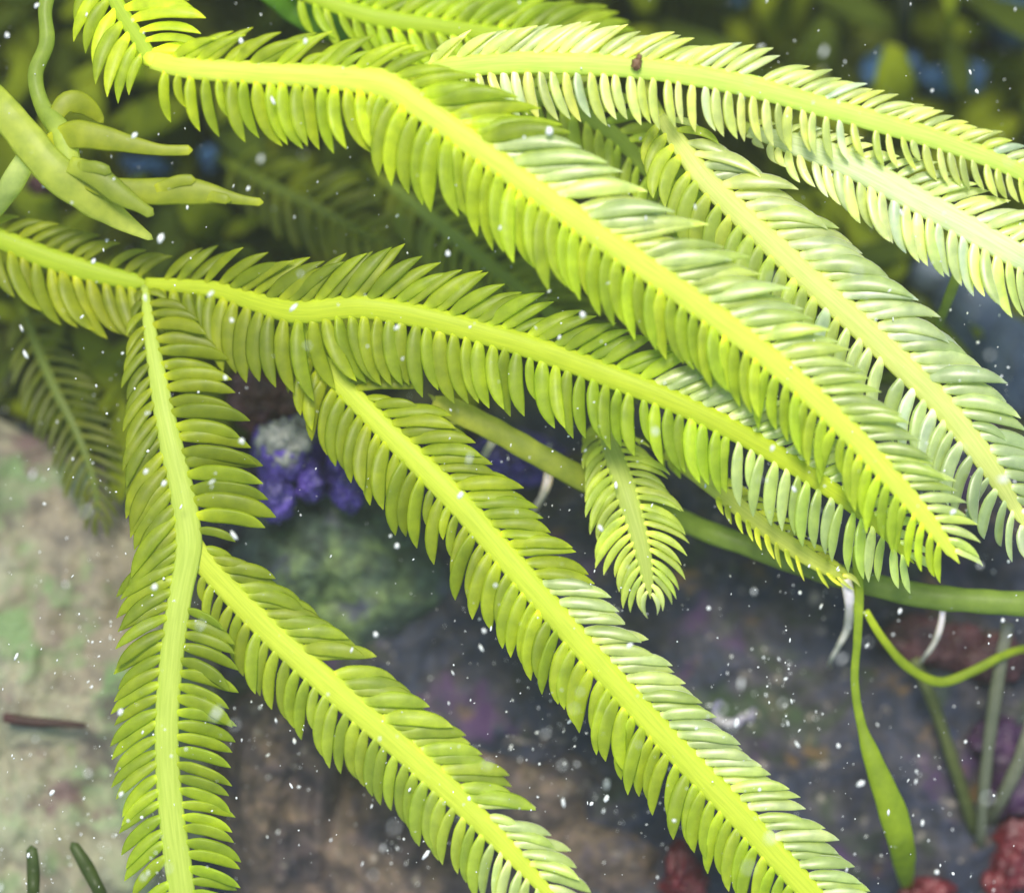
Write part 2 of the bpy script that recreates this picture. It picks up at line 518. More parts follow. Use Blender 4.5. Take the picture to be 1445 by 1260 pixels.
# 3 right centre grey-green frond
RIB3 = (0.86, 0.86, 0.2)
f3 = frond('wide grey-green frond descending from beneath the top right frond to the right edge', (905, 120, 10))
stipe(f3, [(905, 120, 5), (910, 125, 200), (922, 145, 340), (936, 172, 422)], RIBP, 8)
branch(f3, [(932, 165, 425, 8, 50, 60), (965, 212, 448, 13, 84, 84), (1000, 258, 456, 15, 98, 90), (1080, 335, 462, 17, 106, 94), (1160, 410, 466, 18, 108, 94), (1250, 492, 468, 18, 108, 96),
            (1330, 572, 466, 17, 104, 94), (1395, 655, 460, 15, 92, 88), (1432, 715, 435, 9, 70, 70), (1450, 750, 430, 4, 40, 40)],
       ang=(52, 68), arc=0.7, T=3.6, bleach_glint=0.04, pcol=((0.25, 0.33, 0.05), (0.21, 0.31, 0.15)), mcol=RIB3, seed=8, spacing=21, W=9.8, sheen_from=(0.0, 0.45), white_tip=50)

# 4 far right frond
f4 = frond('pale white-sheened frond with a toothed base near the right edge below the arching top frond', (1020, 165, 10))
stipe(f4, [(1020, 165, 5), (1025, 168, 180), (1040, 176, 330), (1070, 186, 385)], RIBP, 8)
branch(f4, [(1058, 184, 380, 7, 22, 10), (1110, 200, 450, 14, 34, 50), (1150, 212, 465, 17, 40, 62), (1200, 232, 474, 18, 50, 74), (1280, 274, 480, 18, 66, 80), (1360, 318, 480, 17, 76, 82),
            (1445, 366, 478, 16, 84, 80), (1530, 410, 395, 7, 50, 50)],
       ang=(52, 62), arc=(0.4, 0.5), bleach_glint=0.12, pcol=((0.38, 0.46, 0.22), (0.3, 0.4, 0.1)), mcol=(0.74, 0.8, 0.36), seed=11, spacing=18.5, W=9, sheen_from=(0.0, 0.0))

# 5+6 middle frond with its long lower branch
f5 = frond('forked frond sweeping across the middle from the left edge with a long lower branch', (-110, 330, 10))
stipe(f5, [(-110, 330, 0), (-105, 322, 180), (-80, 318, 300), (-20, 330, 345)], DG, 11)
RB5 = (0.57, 0.65, 0.015)
branch(f5, [(-25, 328, 345, 12, 50, 60), (0, 337, 350, 14, 62, 90), (70, 365, 350, 15, 66, 100), (140, 386, 350, 14, 62, 100), (212, 402, 355, 10, 60, 90)],
       ang=(55, 62), pcol=(DG, DG), mcol=(0.42, 0.54, 0.01), seed=13, spacing=20, tipfan=False, drop=0.3)
branch(f5, [(205, 400, 355, 8, 66, 80), (300, 408, 380, 11, 82, 100), (360, 426, 405, 13, 92, 105), (420, 440, 428, 16, 96, 105), (500, 433, 442, 16, 96, 100), (560, 440, 446, 16, 94, 98), (640, 458, 450, 16, 90, 98),
            (750, 490, 465, 16, 84, 94), (860, 530, 485, 16, 84, 90), (960, 570, 492, 15, 84, 88), (1060, 620, 490, 14, 80, 88), (1160, 682, 478, 12, 74, 84), (1240, 742, 462, 9, 60, 74), (1290, 795, 450, 5, 36, 46)],
       ang=[(0, 52, 84), (.3, 50, 84), (.5, 50, 74), (1, 52, 70)], arc=(0.3, 0.4), pcol=((0.165, 0.225, 0.004), (0.25, 0.37, 0.03)), mcol=RB5, seed=17, spacing=19, sheen_from=(0.62, 0.75), skip=0.01)
branch(f5, [(412, 440, 422, 10, 0, 0), (432, 480, 395, 10, 40, 70), (470, 530, 405, 13, 80, 92), (540, 602, 425, 15, 92, 96), (640, 702, 440, 17, 92, 96), (720, 792, 446, 17, 88, 94), (800, 885, 450, 17, 86, 92),
            (880, 975, 450, 17, 86, 92), (960, 1062, 448, 18, 86, 90), (1040, 1145, 446, 18, 86, 90), (1110, 1222, 442, 17, 84, 88), (1180, 1300, 436, 13, 70, 70), (1220, 1345, 430, 6, 40, 40)],
       ang=(54, 64), arc=0.5, blunt=(0.7, 0.8), pcol=((0.18, 0.245, 0.005), (0.24, 0.345, 0.025)), mcol=(0.62, 0.70, 0.035), seed=19, spacing=18, sheen_from=(0.45, 9))

# 7+8 lower left frond
f7 = frond('forked frond hanging straight down at the lower left with a side branch to the right', (190, 372, 10))
stipe(f7, [(190, 372, 0), (192, 375, 180), (198, 388, 300), (205, 412, 352)], DG, 6)
branch(f7, [(204, 405, 362, 5, 20, 20), (212, 470, 395, 9, 84, 56), (235, 600, 425, 15, 104, 92), (256, 690, 435, 17, 108, 104), (263, 735, 438, 18, 96, 104), (266, 765, 440, 18, 10, 104), (263, 795, 441, 17, 5, 100), (256, 830, 442, 16, 10, 92), (251, 860, 443, 16, 66, 90), (242, 930, 444, 16, 82, 84),
            (235, 1030, 444, 16, 86, 82), (240, 1130, 442, 17, 80, 78), (254, 1240, 438, 18, 74, 78), (264, 1310, 432, 12, 50, 60), (270, 1350, 430, 5, 30, 30)],
       ang=[(0, 80, 52), (.45, 84, 58), (1, 80, 64)], arc=0.5, roll=(0.25, -0.2), blunt=(0.9, 0.5), pcol=((0.155, 0.21, 0.004), (0.22, 0.32, 0.02)), mcol=(0.66, 0.74, 0.09), seed=23, spacing=18.5)
branch(f7, [(264, 752, 436, 13, 0, 0), (282, 785, 434, 15, 60, 0), (312, 820, 428, 16, 88, 60), (380, 890, 418, 17, 92, 88), (460, 962, 415, 18, 96, 90), (540, 1032, 412, 17, 94, 88), (620, 1102, 408, 17, 90, 86), (700, 1180, 404, 14, 84, 82), (765, 1250, 400, 9, 70, 70), (800, 1290, 396, 4, 40, 40)],
       ang=(48, 66), arc=0.5, blunt=(0.8, 0.8), pcol=((0.175, 0.245, 0.008), (0.26, 0.36, 0.06)), mcol=(0.62, 0.7, 0.04), seed=29, spacing=18.5, sheen_from=(0.7, 0.8))

# 9 small hanging frond
f9 = frond('short small frond hanging below the middle of the central frond', (838, 620, 10))
stipe(f9, [(838, 620, 0), (836, 615, 180), (842, 600, 280), (855, 606, 330)], DG, 8)
branch(f9, [(850, 596, 325, 9, 30, 40), (862, 630, 370, 13, 62, 56), (882, 690, 400, 15, 74, 76), (900, 750, 410, 13, 70, 76), (911, 800, 412, 10, 56, 58), (918, 845, 410, 4, 28, 28)],
       ang=(66, 66), arc=0.7, pcol=((0.23, 0.31, 0.04), (0.33, 0.43, 0.14)), mcol=(0.60, 0.66, 0.10), seed=31, spacing=12.5, W=7.0, white_tip=40)

# 10 frond seen edge on
f10 = frond('narrow frond seen nearly edge-on below the lower end of the central frond', (915, 620, 10))
stipe(f10, [(915, 620, 0), (912, 622, 180), (920, 625, 290), (940, 640, 320)], DG, 8)
branch(f10, [(936, 636, 318, 8, 22, 22), (1010, 690, 380, 11, 44, 30), (1090, 752, 400, 12, 44, 38), (1150, 792, 402, 11, 34, 34), (1196, 818, 396, 5, 24, 24)],
       ang=(50, 62), arc=0.5, pcol=((0.26, 0.35, 0.05), (0.42, 0.5, 0.10)), mcol=(0.62, 0.68, 0.08), seed=37, spacing=17, W=8, side_tilt=0.7, white_tip=30)

# 11 top left fronds
f11 = frond('frond in the top left corner fanning up from the pale joint', (180, 75, 10))
stipe(f11, [(180, 75, 0), (182, 74, 200), (190, 72, 400), (208, 78, 470)], RIB, 9)
branch(f11, [(212, 82, 474, 10, 40, 84), (196, 56, 466, 10, 88, 92), (172, 18, 455, 10, 92, 100), (148, -30, 440, 9, 80, 90), (130, -80, 420, 5, 40, 40)],
       ang=(118, 112), arc=-0.5, pcol=((0.34, 0.44, 0.03), (0.27, 0.37, 0.012)), mcol=(0.5, 0.62, 0.02), seed=41, spacing=19, tipfan=False)
# 12 blurred frond behind the top edge
f12 = frond('blurred frond behind the top edge left of the arching frond', (380, -40, 10))
stipe(f12, [(380, -40, 0), (385, -38, 180), (395, -30, 290), (430, -5, 330)], DG, 9)
branch(f12, [(420, -12, 325, 10, 60, 50), (520, 22, 335, 13, 84, 70), (610, 36, 335, 12, 86, 76), (700, 48, 325, 11, 88, 70), (790, 56, 310, 9, 84, 60), (880, 70, 290, 5, 50, 50)],
       ang=(48, 58), pcol=((0.26, 0.37, 0.012), (0.2, 0.29, 0.015)), mcol=(0.5, 0.62, 0.015), seed=43, spacing=20)
# 13 dim frond deep between the two diagonals
f13 = frond('dim out-of-focus frond deep between the upper diagonal and the central frond', (505, 225, 10))
stipe(f13, [(505, 225, 0), (507, 226, 90), (520, 236, 170), (545, 258, 205)], DG, 8)
branch(f13, [(540, 252, 200, 7, 50, 50), (600, 300, 225, 10, 70, 74), (660, 350, 240, 11, 78, 78), (730, 405, 240, 11, 76, 76), (810, 470, 230, 9, 70, 70), (880, 540, 215, 5, 40, 40)],
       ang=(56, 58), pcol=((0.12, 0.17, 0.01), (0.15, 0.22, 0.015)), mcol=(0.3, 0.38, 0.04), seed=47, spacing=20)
# 14 dim frond between the arching frond and the upper diagonal
f14 = frond('half-hidden frond with drooping pinnules under the start of the arching top frond', (700, 120, 10))
stipe(f14, [(700, 120, 0), (702, 121, 150), (715, 126, 280), (745, 134, 330)], DG, 8)
branch(f14, [(735, 130, 328, 8, 60, 70), (800, 150, 345, 11, 70, 80), (860, 185, 350, 11, 70, 84), (910, 235, 345, 10, 70, 84), (960, 300, 335, 9, 66, 80), (1010, 370, 320, 5, 40, 50)],
       ang=(56, 58), pcol=((0.25, 0.34, 0.05), (0.22, 0.31, 0.05)), mcol=(0.4, 0.5, 0.05), seed=53, spacing=20)

# 15, 16 murky fronds at mid left
f15 = frond('murky blurred frond hanging over the upper end of the pale boulder at the left edge', (20, 420, 40))
stipe(f15, [(20, 420, 0), (22, 420, 90), (28, 428, 160), (36, 445, 195)], DG, 6)
branch(f15, [(34, 440, 192, 6, 50, 50), (52, 490, 215, 7, 66, 66), (78, 550, 222, 7, 70, 70), (108, 610, 218, 6, 66, 66), (130, 670, 208, 5, 56, 56), (140, 730, 195, 3, 34, 34)],
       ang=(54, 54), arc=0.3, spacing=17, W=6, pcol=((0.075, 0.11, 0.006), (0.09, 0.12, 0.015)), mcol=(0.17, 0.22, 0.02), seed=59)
f16 = frond('murky frond in the gap under the lobed blades above the central frond', (300, 215, 30))
stipe(f16, [(300, 215, 0), (302, 216, 90), (312, 224, 150), (330, 236, 185)], DG, 6)
branch(f16, [(326, 232, 182, 6, 50, 50), (380, 262, 205, 8, 70, 70), (440, 290, 212, 8, 76, 76), (500, 322, 210, 7, 74, 74), (560, 352, 200, 5, 56, 56), (600, 372, 190, 3, 30, 30)],
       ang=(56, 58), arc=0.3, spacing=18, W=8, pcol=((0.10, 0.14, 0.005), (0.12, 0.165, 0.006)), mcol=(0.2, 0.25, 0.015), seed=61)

# ---------------------------------------------------------------- stolons, stalks and blades
def strand(name, label, cat, pts, col, ratio=0.8, mat=None, nr=12, extra=None, group=None, rough=0.06, parent_base=None, wtip=None):
    """pts: (px, py, z, half width). One smooth organic strand, with optional side lobes in the same tissue."""
    geos = []
    org = None
    for pp in [pts] + (extra or []):
        sm, tot = crom(pp, 6)
        w_ = [P(*s[:3]) for s in sm]
        if org is None: org = w_[0].copy()
        n = len(sm)
        rad = []
        for i, s in enumerate(sm):
            r = max(s[3], 0.6) * (1 + rough * 2 * noise.noise(Vector((i * 0.17, s[0] * 0.01, 3))))
            e = (tot * (1 - i / (n - 1))) / max(s[3], 1)
            if e < 1: r *= math.sqrt(max(0.02, 1 - (1 - e) ** 2))
            rad.append(r * U)
        geos.append(tube_geo(w_, rad, ratio, nr, origin=org))
    V, F, A = merge(geos)
    o = link(name, mesh_from(name, V, F, mat or MS, A), loc=org)
    o.color = (*col, 1)
    tag(o, label, cat, group)
    return o

SC = (0.36, 0.46, 0.10)
strand('stolon', 'thick pale flattened runner slanting down from the left edge to the white speck', 'stolon',
       [(-160, 60, 0, 20), (-80, 95, 300, 22), (-20, 135, 450, 24), (20, 175, 475, 24), (70, 235, 485, 26), (120, 275, 478, 24), (170, 310, 462, 15), (216, 338, 440, 4)], (0.45, 0.52, 0.07), 0.3)
strand('stalk', 'wavy upright pale green stalk rising to the top edge in the left corner', 'stalk',
       [(98, 235, 470, 17), (88, 190, 470, 16), (60, 150, 450, 12), (50, 105, 445, 11), (66, 60, 445, 11), (64, 10, 440, 10), (80, -40, 420, 10), (90, -90, 300, 10)], (0.33, 0.43, 0.06), 0.8)
strand('stalk', 'short pale branch dropping to the left edge below the thick runner', 'stalk',
       [(48, 205, 460, 12), (28, 240, 440, 17), (6, 275, 410, 16), (-30, 320, 330, 12), (-60, 350, 100, 9), (-70, 360, 0, 9)], (0.34, 0.44, 0.12), 0.7)
strand('lobed_blade', 'smooth green blade tapering to a blunt finger right of the thick runner, upper one', 'blade',
       [(70, 205, 470, 14), (105, 190, 486, 20), (150, 196, 492, 17), (190, 205, 496, 12), (230, 212, 498, 8), (272, 212, 498, 7)], (0.31, 0.37, 0.012), 0.2,
       extra=[[(74, 172, 462, 9), (92, 146, 460, 15), (114, 146, 455, 16), (132, 158, 448, 11), (146, 174, 440, 4)]])
strand('lobed_blade', 'smooth green blade with stubby lobes and a narrow tip below the upper finger blade', 'blade',
       [(95, 235, 474, 12), (140, 262, 488, 14), (200, 270, 494, 18), (260, 270, 498, 19), (300, 274, 500, 14), (340, 282, 500, 7), (372, 286, 498, 6)], (0.31, 0.37, 0.012), 0.2,
       extra=[[(220, 268, 498, 8), (250, 256, 502, 8), (276, 254, 504, 7)], [(290, 276, 500, 8), (312, 280, 506, 8), (326, 283, 507, 7)]])
strand('lobed_blade', 'small green lobe ending in a round knob lying on the thick runner', 'blade',
       [(98, 232, 492, 12), (135, 248, 498, 17), (170, 275, 500, 15), (198, 292, 500, 9), (217, 304, 498, 8)], (0.34, 0.41, 0.03), 0.3,
       extra=[[(110, 236, 496, 8), (135, 236, 504, 9), (157, 244, 505, 8)]])
strand('stolon', 'flat olive runner with a jagged end above the small hanging frond', 'stolon',
       [(612, 566, 372, 8), (640, 578, 375, 16), (700, 608, 372, 17), (760, 642, 365, 17), (815, 672, 350, 17), (870, 700, 310, 15), (930, 730, 230, 12), (960, 745, 60, 10), (965, 748, 0, 10)], (0.29, 0.36, 0.04), 0.4,
       extra=[[(628, 576, 374, 8), (615, 590, 374, 4), (608, 594, 374, 1)], [(620, 572, 374, 7), (612, 562, 374, 3), (604, 556, 374, 1)], [(655, 588, 375, 8), (638, 597, 375, 4), (626, 601, 375, 1)]])
strand('stolon', 'smooth green runner crossing to the right edge under the tip of the diagonal frond', 'stolon',
       [(900, 690, 20, 10), (930, 712, 200, 13), (980, 742, 300, 15), (1060, 772, 330, 16), (1140, 800, 345, 16), (1220, 822, 352, 17), (1300, 840, 355, 18), (1380, 848, 355, 18), (1460, 852, 350, 18), (1560, 850, 300, 16), (1620, 850, 0, 14)], (0.30, 0.41, 0.07), 0.75)
strand('strap_blade', 'green stem widening into a hanging blade at lower right', 'blade',
       [(1207, 770, 376, 6), (1212, 830, 376, 7), (1210, 900, 370, 6), (1206, 960, 365, 6), (1215, 1020, 362, 7), (1235, 1080, 360, 15), (1258, 1140, 352, 20), (1272, 1190, 330, 20), (1278, 1230, 220, 14), (1280, 1250, 60, 8), (1280, 1252, 0, 8)], (0.27, 0.38, 0.015), 0.4)
strand('tendril', 'thin green tendril looping under the runner at the right', 'tendril',
       [(1222, 862, 356, 5), (1245, 900, 340, 6), (1280, 940, 318, 7), (1325, 962, 300, 7), (1370, 948, 285, 7), (1415, 925, 265, 6), (1450, 915, 220, 6), (1500, 915, 60, 6), (1505, 915, 0, 6)], (0.24, 0.34, 0.012), 0.7)
strand('stalk', 'thin pale stalk hanging from the white-sheened frond near the right edge', 'stalk',
       [(1362, 345, 385, 5), (1350, 390, 365, 7), (1335, 430, 330, 7), (1325, 455, 250, 7), (1320, 465, 0, 7)], (0.33, 0.42, 0.10), 0.8)
for lab, pp in (('white curling rhizoid hanging from the end of the edge-on frond', [(1193, 815, 392, 8), (1199, 850, 370, 8), (1196, 885, 322, 6), (1183, 912, 300, 4), (1172, 932, 240, 3), (1170, 940, 20, 2), (1170, 940, -20, 2)]),
                ('thin white rhizoid curving down from the runner near the right edge', [(1331, 850, 345, 5), (1328, 880, 325, 5), (1318, 908, 295, 4), (1302, 930, 230, 3), (1295, 938, 20, 2), (1295, 938, -20, 2)]),
                ('whitish rhizoid below the olive runner left of the small frond', [(776, 655, 350, 6), (772, 682, 320, 7), (764, 702, 270, 5), (754, 718, 160, 4), (750, 724, 0, 3)]),
                ('short pale rhizoid joining the olive runner above the purple patch', [(700, 612, 362, 6), (692, 628, 330, 6), (684, 642, 240, 5), (680, 650, 0, 4)])):
    strand('rhizoid', lab, 'rhizoid', pp, (0.62, 0.62, 0.62), 0.9, MW, 8, group='white rhizoids')
for lab, pp in (('grey-green stem standing behind the tendril at the lower right', [(1422, 880, 240, 9), (1405, 980, 215, 10), (1392, 1080, 180, 9), (1385, 1170, 110, 8), (1384, 1200, 0, 8)]),
                ('grey stem slanting up to the right edge beside the red alga', [(1460, 1010, 220, 11), (1440, 1070, 190, 11), (1412, 1130, 130, 10), (1395, 1160, 0, 9)]),
                ('thin olive stem in the shadow below the looping tendril', [(1290, 930, 150, 8), (1320, 1000, 130, 8), (1350, 1090, 110, 9), (1372, 1160, 60, 9), (1378, 1180, 0, 8)])):
    strand('stem', lab, 'stem', pp, (0.20, 0.22, 0.16) if 'grey' in lab else (0.12, 0.15, 0.05), 0.9, None, 8, group='dim stems at the lower right')
strand('finger_alga', 'short dark green finger standing upright at the bottom left corner', 'alga', [(48, 1300, 0, 8), (47, 1270, 330, 9), (47, 1225, 350, 9), (44, 1192, 350, 8)], (0.05, 0.085, 0.012), 0.9, group='dark fingers at bottom left')
strand('finger_alga', 'longer dark green finger leaning left at the bottom left corner', 'alga', [(160, 1310, 0, 8), (146, 1270, 330, 9), (122, 1222, 350, 10), (101, 1188, 350, 8)], (0.05, 0.085, 0.012), 0.9, group='dark fingers at bottom left')
strand('broad_blade', 'smooth bright green blade behind the top edge', 'blade', [(330, -60, 100, 12), (370, -25, 280, 20), (420, 10, 290, 26), (470, 40, 285, 20), (505, 58, 270, 5)], (0.13, 0.30, 0.015), 0.3)
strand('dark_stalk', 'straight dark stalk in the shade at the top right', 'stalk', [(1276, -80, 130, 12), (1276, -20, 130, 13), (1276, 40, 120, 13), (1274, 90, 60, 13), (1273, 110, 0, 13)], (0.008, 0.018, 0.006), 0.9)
strand('red_twig', 'thin dark reddish twig lying on the pale boulder', 'twig', [(6, 1012, 205, 7), (40, 1018, 212, 8), (80, 1020, 214, 6), (124, 1024, 210, 4)], (0.07, 0.03, 0.025), 0.8)

# ---------------------------------------------------------------- sponges, red algae, shell, grit
def lump_mat(name, stops, rough=0.5, transl=0.0, scale=260.0):
    m, t, out = new_mat(name)
    geo = N(t, 'ShaderNodeNewGeometry')
    n1 = N(t, 'ShaderNodeTexNoise', ins={'Scale': scale, 'Detail': 5.0, 'Roughness': 0.6})
    t.links.new(geo.outputs['Position'], n1.inputs['Vector'])
    r = ramp(t, stops); t.links.new(n1.outputs['Fac'], r.inputs[0])
    b = N(t, 'ShaderNodeBsdfPrincipled', ins={'Roughness': rough})
    t.links.new(r.outputs[0], b.inputs['Base Color'])
    n2 = N(t, 'ShaderNodeTexNoise', ins={'Scale': 1500.0, 'Detail': 3.0})
    t.links.new(geo.outputs['Position'], n2.inputs['Vector'])
    bp = N(t, 'ShaderNodeBump', ins={'Strength': 0.5, 'Distance': 0.0006})
    t.links.new(n2.outputs['Fac'], bp.inputs['Height']); t.links.new(bp.outputs[0], b.inputs['Normal'])
    t.links.new(b.outputs[0], out.inputs[0])
    return m

def lumps(name, label, cat, balls, mat, amp=0.42, group=None, seed=1.0, sub=4):
    """balls: (px, py, z, rx, ry, rz); knobs of one continuous organism."""
    V, F = [], []
    org = P(balls[0][0], balls[0][1], 0)
    for q, (px, py, z, rx, ry, rz) in enumerate(balls):
        bm = bmesh.new()
        bmesh.ops.create_icosphere(bm, subdivisions=sub, radius=1)
        b = len(V); c = P(px, py, z)
        for v in bm.verts:
            k = 1 + amp * noise.noise(v.co * 1.7 + Vector((seed + q, 0, 0))) + amp * 0.7 * noise.noise(v.co * 4.5 + Vector((0, seed + q, 0))) + amp * 0.5 * noise.noise(v.co * 11 + Vector((0, 0, seed)))
            V.append((c.x - org.x + v.co.x * rx * k * U, c.y - org.y + v.co.y * ry * k * U, c.z - org.z + v.co.z * rz * k * U))
        for f in bm.faces: F.append(tuple(b + v.index for v in f.verts))
        bm.free()
    o = link(name, mesh_from(name, V, F, mat), loc=org)
    tag(o, label, cat, group)
    return o

M_purple = lump_mat('purple_sponge', [(0.3, (0.015, 0.014, 0.06)), (0.48, (0.035, 0.026, 0.17)), (0.6, (0.075, 0.045, 0.30)), (0.75, (0.17, 0.14, 0.42))])
M_grey = lump_mat('grey_sponge', [(0.3, (0.06, 0.07, 0.09)), (0.55, (0.16, 0.18, 0.17)), (0.75, (0.25, 0.25, 0.3))])
M_blue = lump_mat('blue_patch', [(0.3, (0.03, 0.08, 0.18)), (0.6, (0.07, 0.19, 0.40)), (0.8, (0.14, 0.24, 0.55))], scale=120)
M_teal = lump_mat('slate_sponge', [(0.3, (0.03, 0.045, 0.07)), (0.6, (0.07, 0.10, 0.14)), (0.8, (0.1, 0.14, 0.18))], scale=120)
M_red = lump_mat('red_alga', [(0.3, (0.035, 0.003, 0.008)), (0.6, (0.12, 0.009, 0.016)), (0.8, (0.18, 0.022, 0.03))], rough=0.4)
M_mar = lump_mat('maroon_crust', [(0.3, (0.03, 0.012, 0.012)), (0.6, (0.10, 0.03, 0.035)), (0.8, (0.2, 0.1, 0.1))])
M_plum = lump_mat('plum_crust', [(0.3, (0.008, 0.003, 0.014)), (0.55, (0.035, 0.008, 0.042)), (0.75, (0.08, 0.03, 0.09))])
M_white = lump_mat('shell', [(0.35, (0.05, 0.04, 0.18)), (0.5, (0.2, 0.18, 0.3)), (0.65, (0.4, 0.38, 0.4))], rough=0.3)
M_brn = lump_mat('brown_grit', [(0.3, (0.10, 0.045, 0.015)), (0.7, (0.22, 0.12, 0.05))])

lumps('sponge', 'knobbly grey and violet sponge between the lower left frond and the long diagonal branch', 'sponge',
      [(405, 640, 190, 48, 44, 60), (412, 645, 90, 60, 55, 110), (390, 705, 230, 26, 34, 40), (378, 715, 220, 14, 18, 24), (440, 680, 180, 26, 30, 50), (420, 605, 180, 30, 18, 40)], M_purple, seed=2.2, amp=0.26)
lumps('sponge', 'grey rounded sponge sitting on top of the violet sponge', 'sponge', [(402, 625, 235, 38, 34, 34), (425, 600, 225, 18, 16, 20), (404, 630, 130, 40, 35, 100)], M_grey, seed=4.2)
lumps('sponge', 'narrow violet sponge finger under the left pinnules of the long diagonal branch', 'sponge',
      [(492, 690, 210, 24, 34, 50), (478, 640, 200, 20, 40, 50), (490, 670, 80, 30, 40, 110), (500, 640, 160, 16, 16, 40)], M_purple, seed=5.2, amp=0.26)
lumps('sponge', 'deep purple sponge glimpsed behind the flat olive runner', 'sponge',
      [(700, 645, 120, 44, 30, 60), (760, 640, 130, 26, 24, 50), (730, 650, 30, 60, 40, 60)], M_purple, seed=7.2)
lumps('crust', 'deep purple crust between the two grey stems near the right edge', 'crust', [(1430, 1095, 30, 40, 60, 30), (1410, 1050, 20, 40, 40, 30), (1435, 1130, 20, 30, 30, 30)], M_plum, seed=12.1)
lumps('crust', 'dark wine-coloured crust under the runner at the right', 'crust', [(1300, 905, 20, 50, 36, 30), (1400, 930, 20, 50, 34, 30), (1345, 915, 10, 50, 30, 30)], M_mar, seed=13.1)
lumps('crust', 'dark maroon crust above the grey sponge in the shaded gap', 'crust', [(360, 570, 130, 46, 44, 60), (400, 575, 120, 34, 30, 50), (370, 575, 40, 60, 50, 70)], M_mar, seed=9.1)
lumps('sponge', 'hazy blue patch in the shade right of the dark stalk at top right', 'sponge', [(1340, 115, 60, 50, 22, 60), (1372, 105, 60, 22, 16, 50), (1345, 115, 0, 50, 24, 60)], M_blue, seed=1.4, group='hazy blue patches')  # blue gaps among the algae, built as lumps
lumps('sponge', 'hazy blue patch beneath the foot of the dark stalk at top right', 'sponge', [(1262, 98, 70, 44, 26, 60), (1240, 112, 60, 26, 20, 60), (1262, 100, 0, 44, 26, 60)], M_blue, seed=2.4, group='hazy blue patches')
lumps('sponge', 'blue patch touching the very top edge right of centre', 'sponge', [(1035, 2, 70, 18, 12, 60), (1035, 2, 0, 18, 14, 60)], M_blue, seed=3.4, group='hazy blue patches')
lumps('sponge', 'pale blue-grey patch in the top right corner', 'sponge', [(1425, 30, 60, 34, 40, 60), (1412, 5, 80, 18, 14, 50), (1425, 30, 0, 34, 40, 60)], M_blue, seed=4.4, group='hazy blue patches')
lumps('sponge', 'small blue patch between the upper finger blade and the lobed blade', 'sponge', [(212, 236, 120, 30, 14, 60), (185, 230, 110, 14, 12, 50), (205, 236, 30, 30, 16, 70)], M_blue, seed=5.4, group='hazy blue patches')
lumps('sponge', 'small oval blue patch right of the tip of the upper finger blade', 'sponge', [(298, 226, 120, 16, 22, 60), (298, 226, 30, 18, 22, 70)], M_blue, seed=6.4, group='hazy blue patches')
lumps('sponge', 'smooth slate-blue sponge swelling right of the grey-green frond', 'sponge',
      [(1370, 450, 90, 60, 80, 90), (1420, 520, 70, 60, 80, 80), (1310, 385, 80, 50, 50, 80)], M_teal, seed=7.4, amp=0.1)
lumps('red_alga', 'red fleshy alga cushion at the right edge near the bottom corner', 'alga',
      [(1432, 1230, 70, 28, 28, 30), (1438, 1180, 60, 34, 26, 30), (1408, 1245, 50, 22, 22, 30), (1432, 1205, 20, 36, 40, 40)], M_red, seed=1.6, group='red algae along the bottom')
lumps('red_alga', 'red fleshy alga at the bottom edge below the hanging strap blade', 'alga', [(1318, 1256, 60, 28, 18, 30), (1294, 1264, 60, 24, 16, 30), (1312, 1260, 20, 34, 24, 40)], M_red, seed=2.6, group='red algae along the bottom')
lumps('red_alga', 'small red alga at the bottom edge left of the longest diagonal branch', 'alga', [(960, 1225, 120, 18, 40, 40), (972, 1250, 110, 26, 26, 40), (962, 1240, 30, 30, 40, 80)], M_red, seed=3.6, group='red algae along the bottom')
lumps('red_alga', 'pinkish crust patch below the thick pale runner at left', 'alga', [(58, 262, 210, 22, 14, 30), (60, 265, 100, 30, 22, 110)], M_mar, seed=4.6)
lumps('grit', 'small brown grain stuck on the midrib of the arching top frond', 'grain', [(898, 90, 514, 7, 9, 7), (902, 81, 515, 4, 5, 5)], M_brn, seed=5.6, sub=3)

def ring_shell():
    org = P(1040, 1005, 40)
    root = empty('worm_tube', org)
    tag(root, 'coiled white worm tube with violet rim on the dark rock', 'worm tube')
    def arc(cx, cy, r, a0, a1, w0, z):
        pts = [(cx + r * math.cos(R(a0 + (a1 - a0) * k / 10)), cy + r * 0.8 * math.sin(R(a0 + (a1 - a0) * k / 10)), z + 10 * math.sin(k * .4), w0) for k in range(11)]
        sm, _ = crom(pts, 4)
        w_ = [P(*s[:3]) for s in sm]
        return tube_geo(w_, [s[3] * U * (1 + .2 * noise.noise(Vector((i * .3, cx, 0)))) for i, s in enumerate(sm)], 1.0, 8, origin=org)
    g1 = arc(1030, 1003, 22, 20, 170, 6, 22)
    g2 = arc(1030, 1003, 21, 165, 230, 3.5, 24)
    link('coil', mesh_from('coil', *merge([g1, g2])[:2], M_white), root)
    link('tube_end', mesh_from('tube_end', *arc(1072, 1010, 13, 150, 230, 4.5, 22)[:2], M_white), root)
ring_shell()

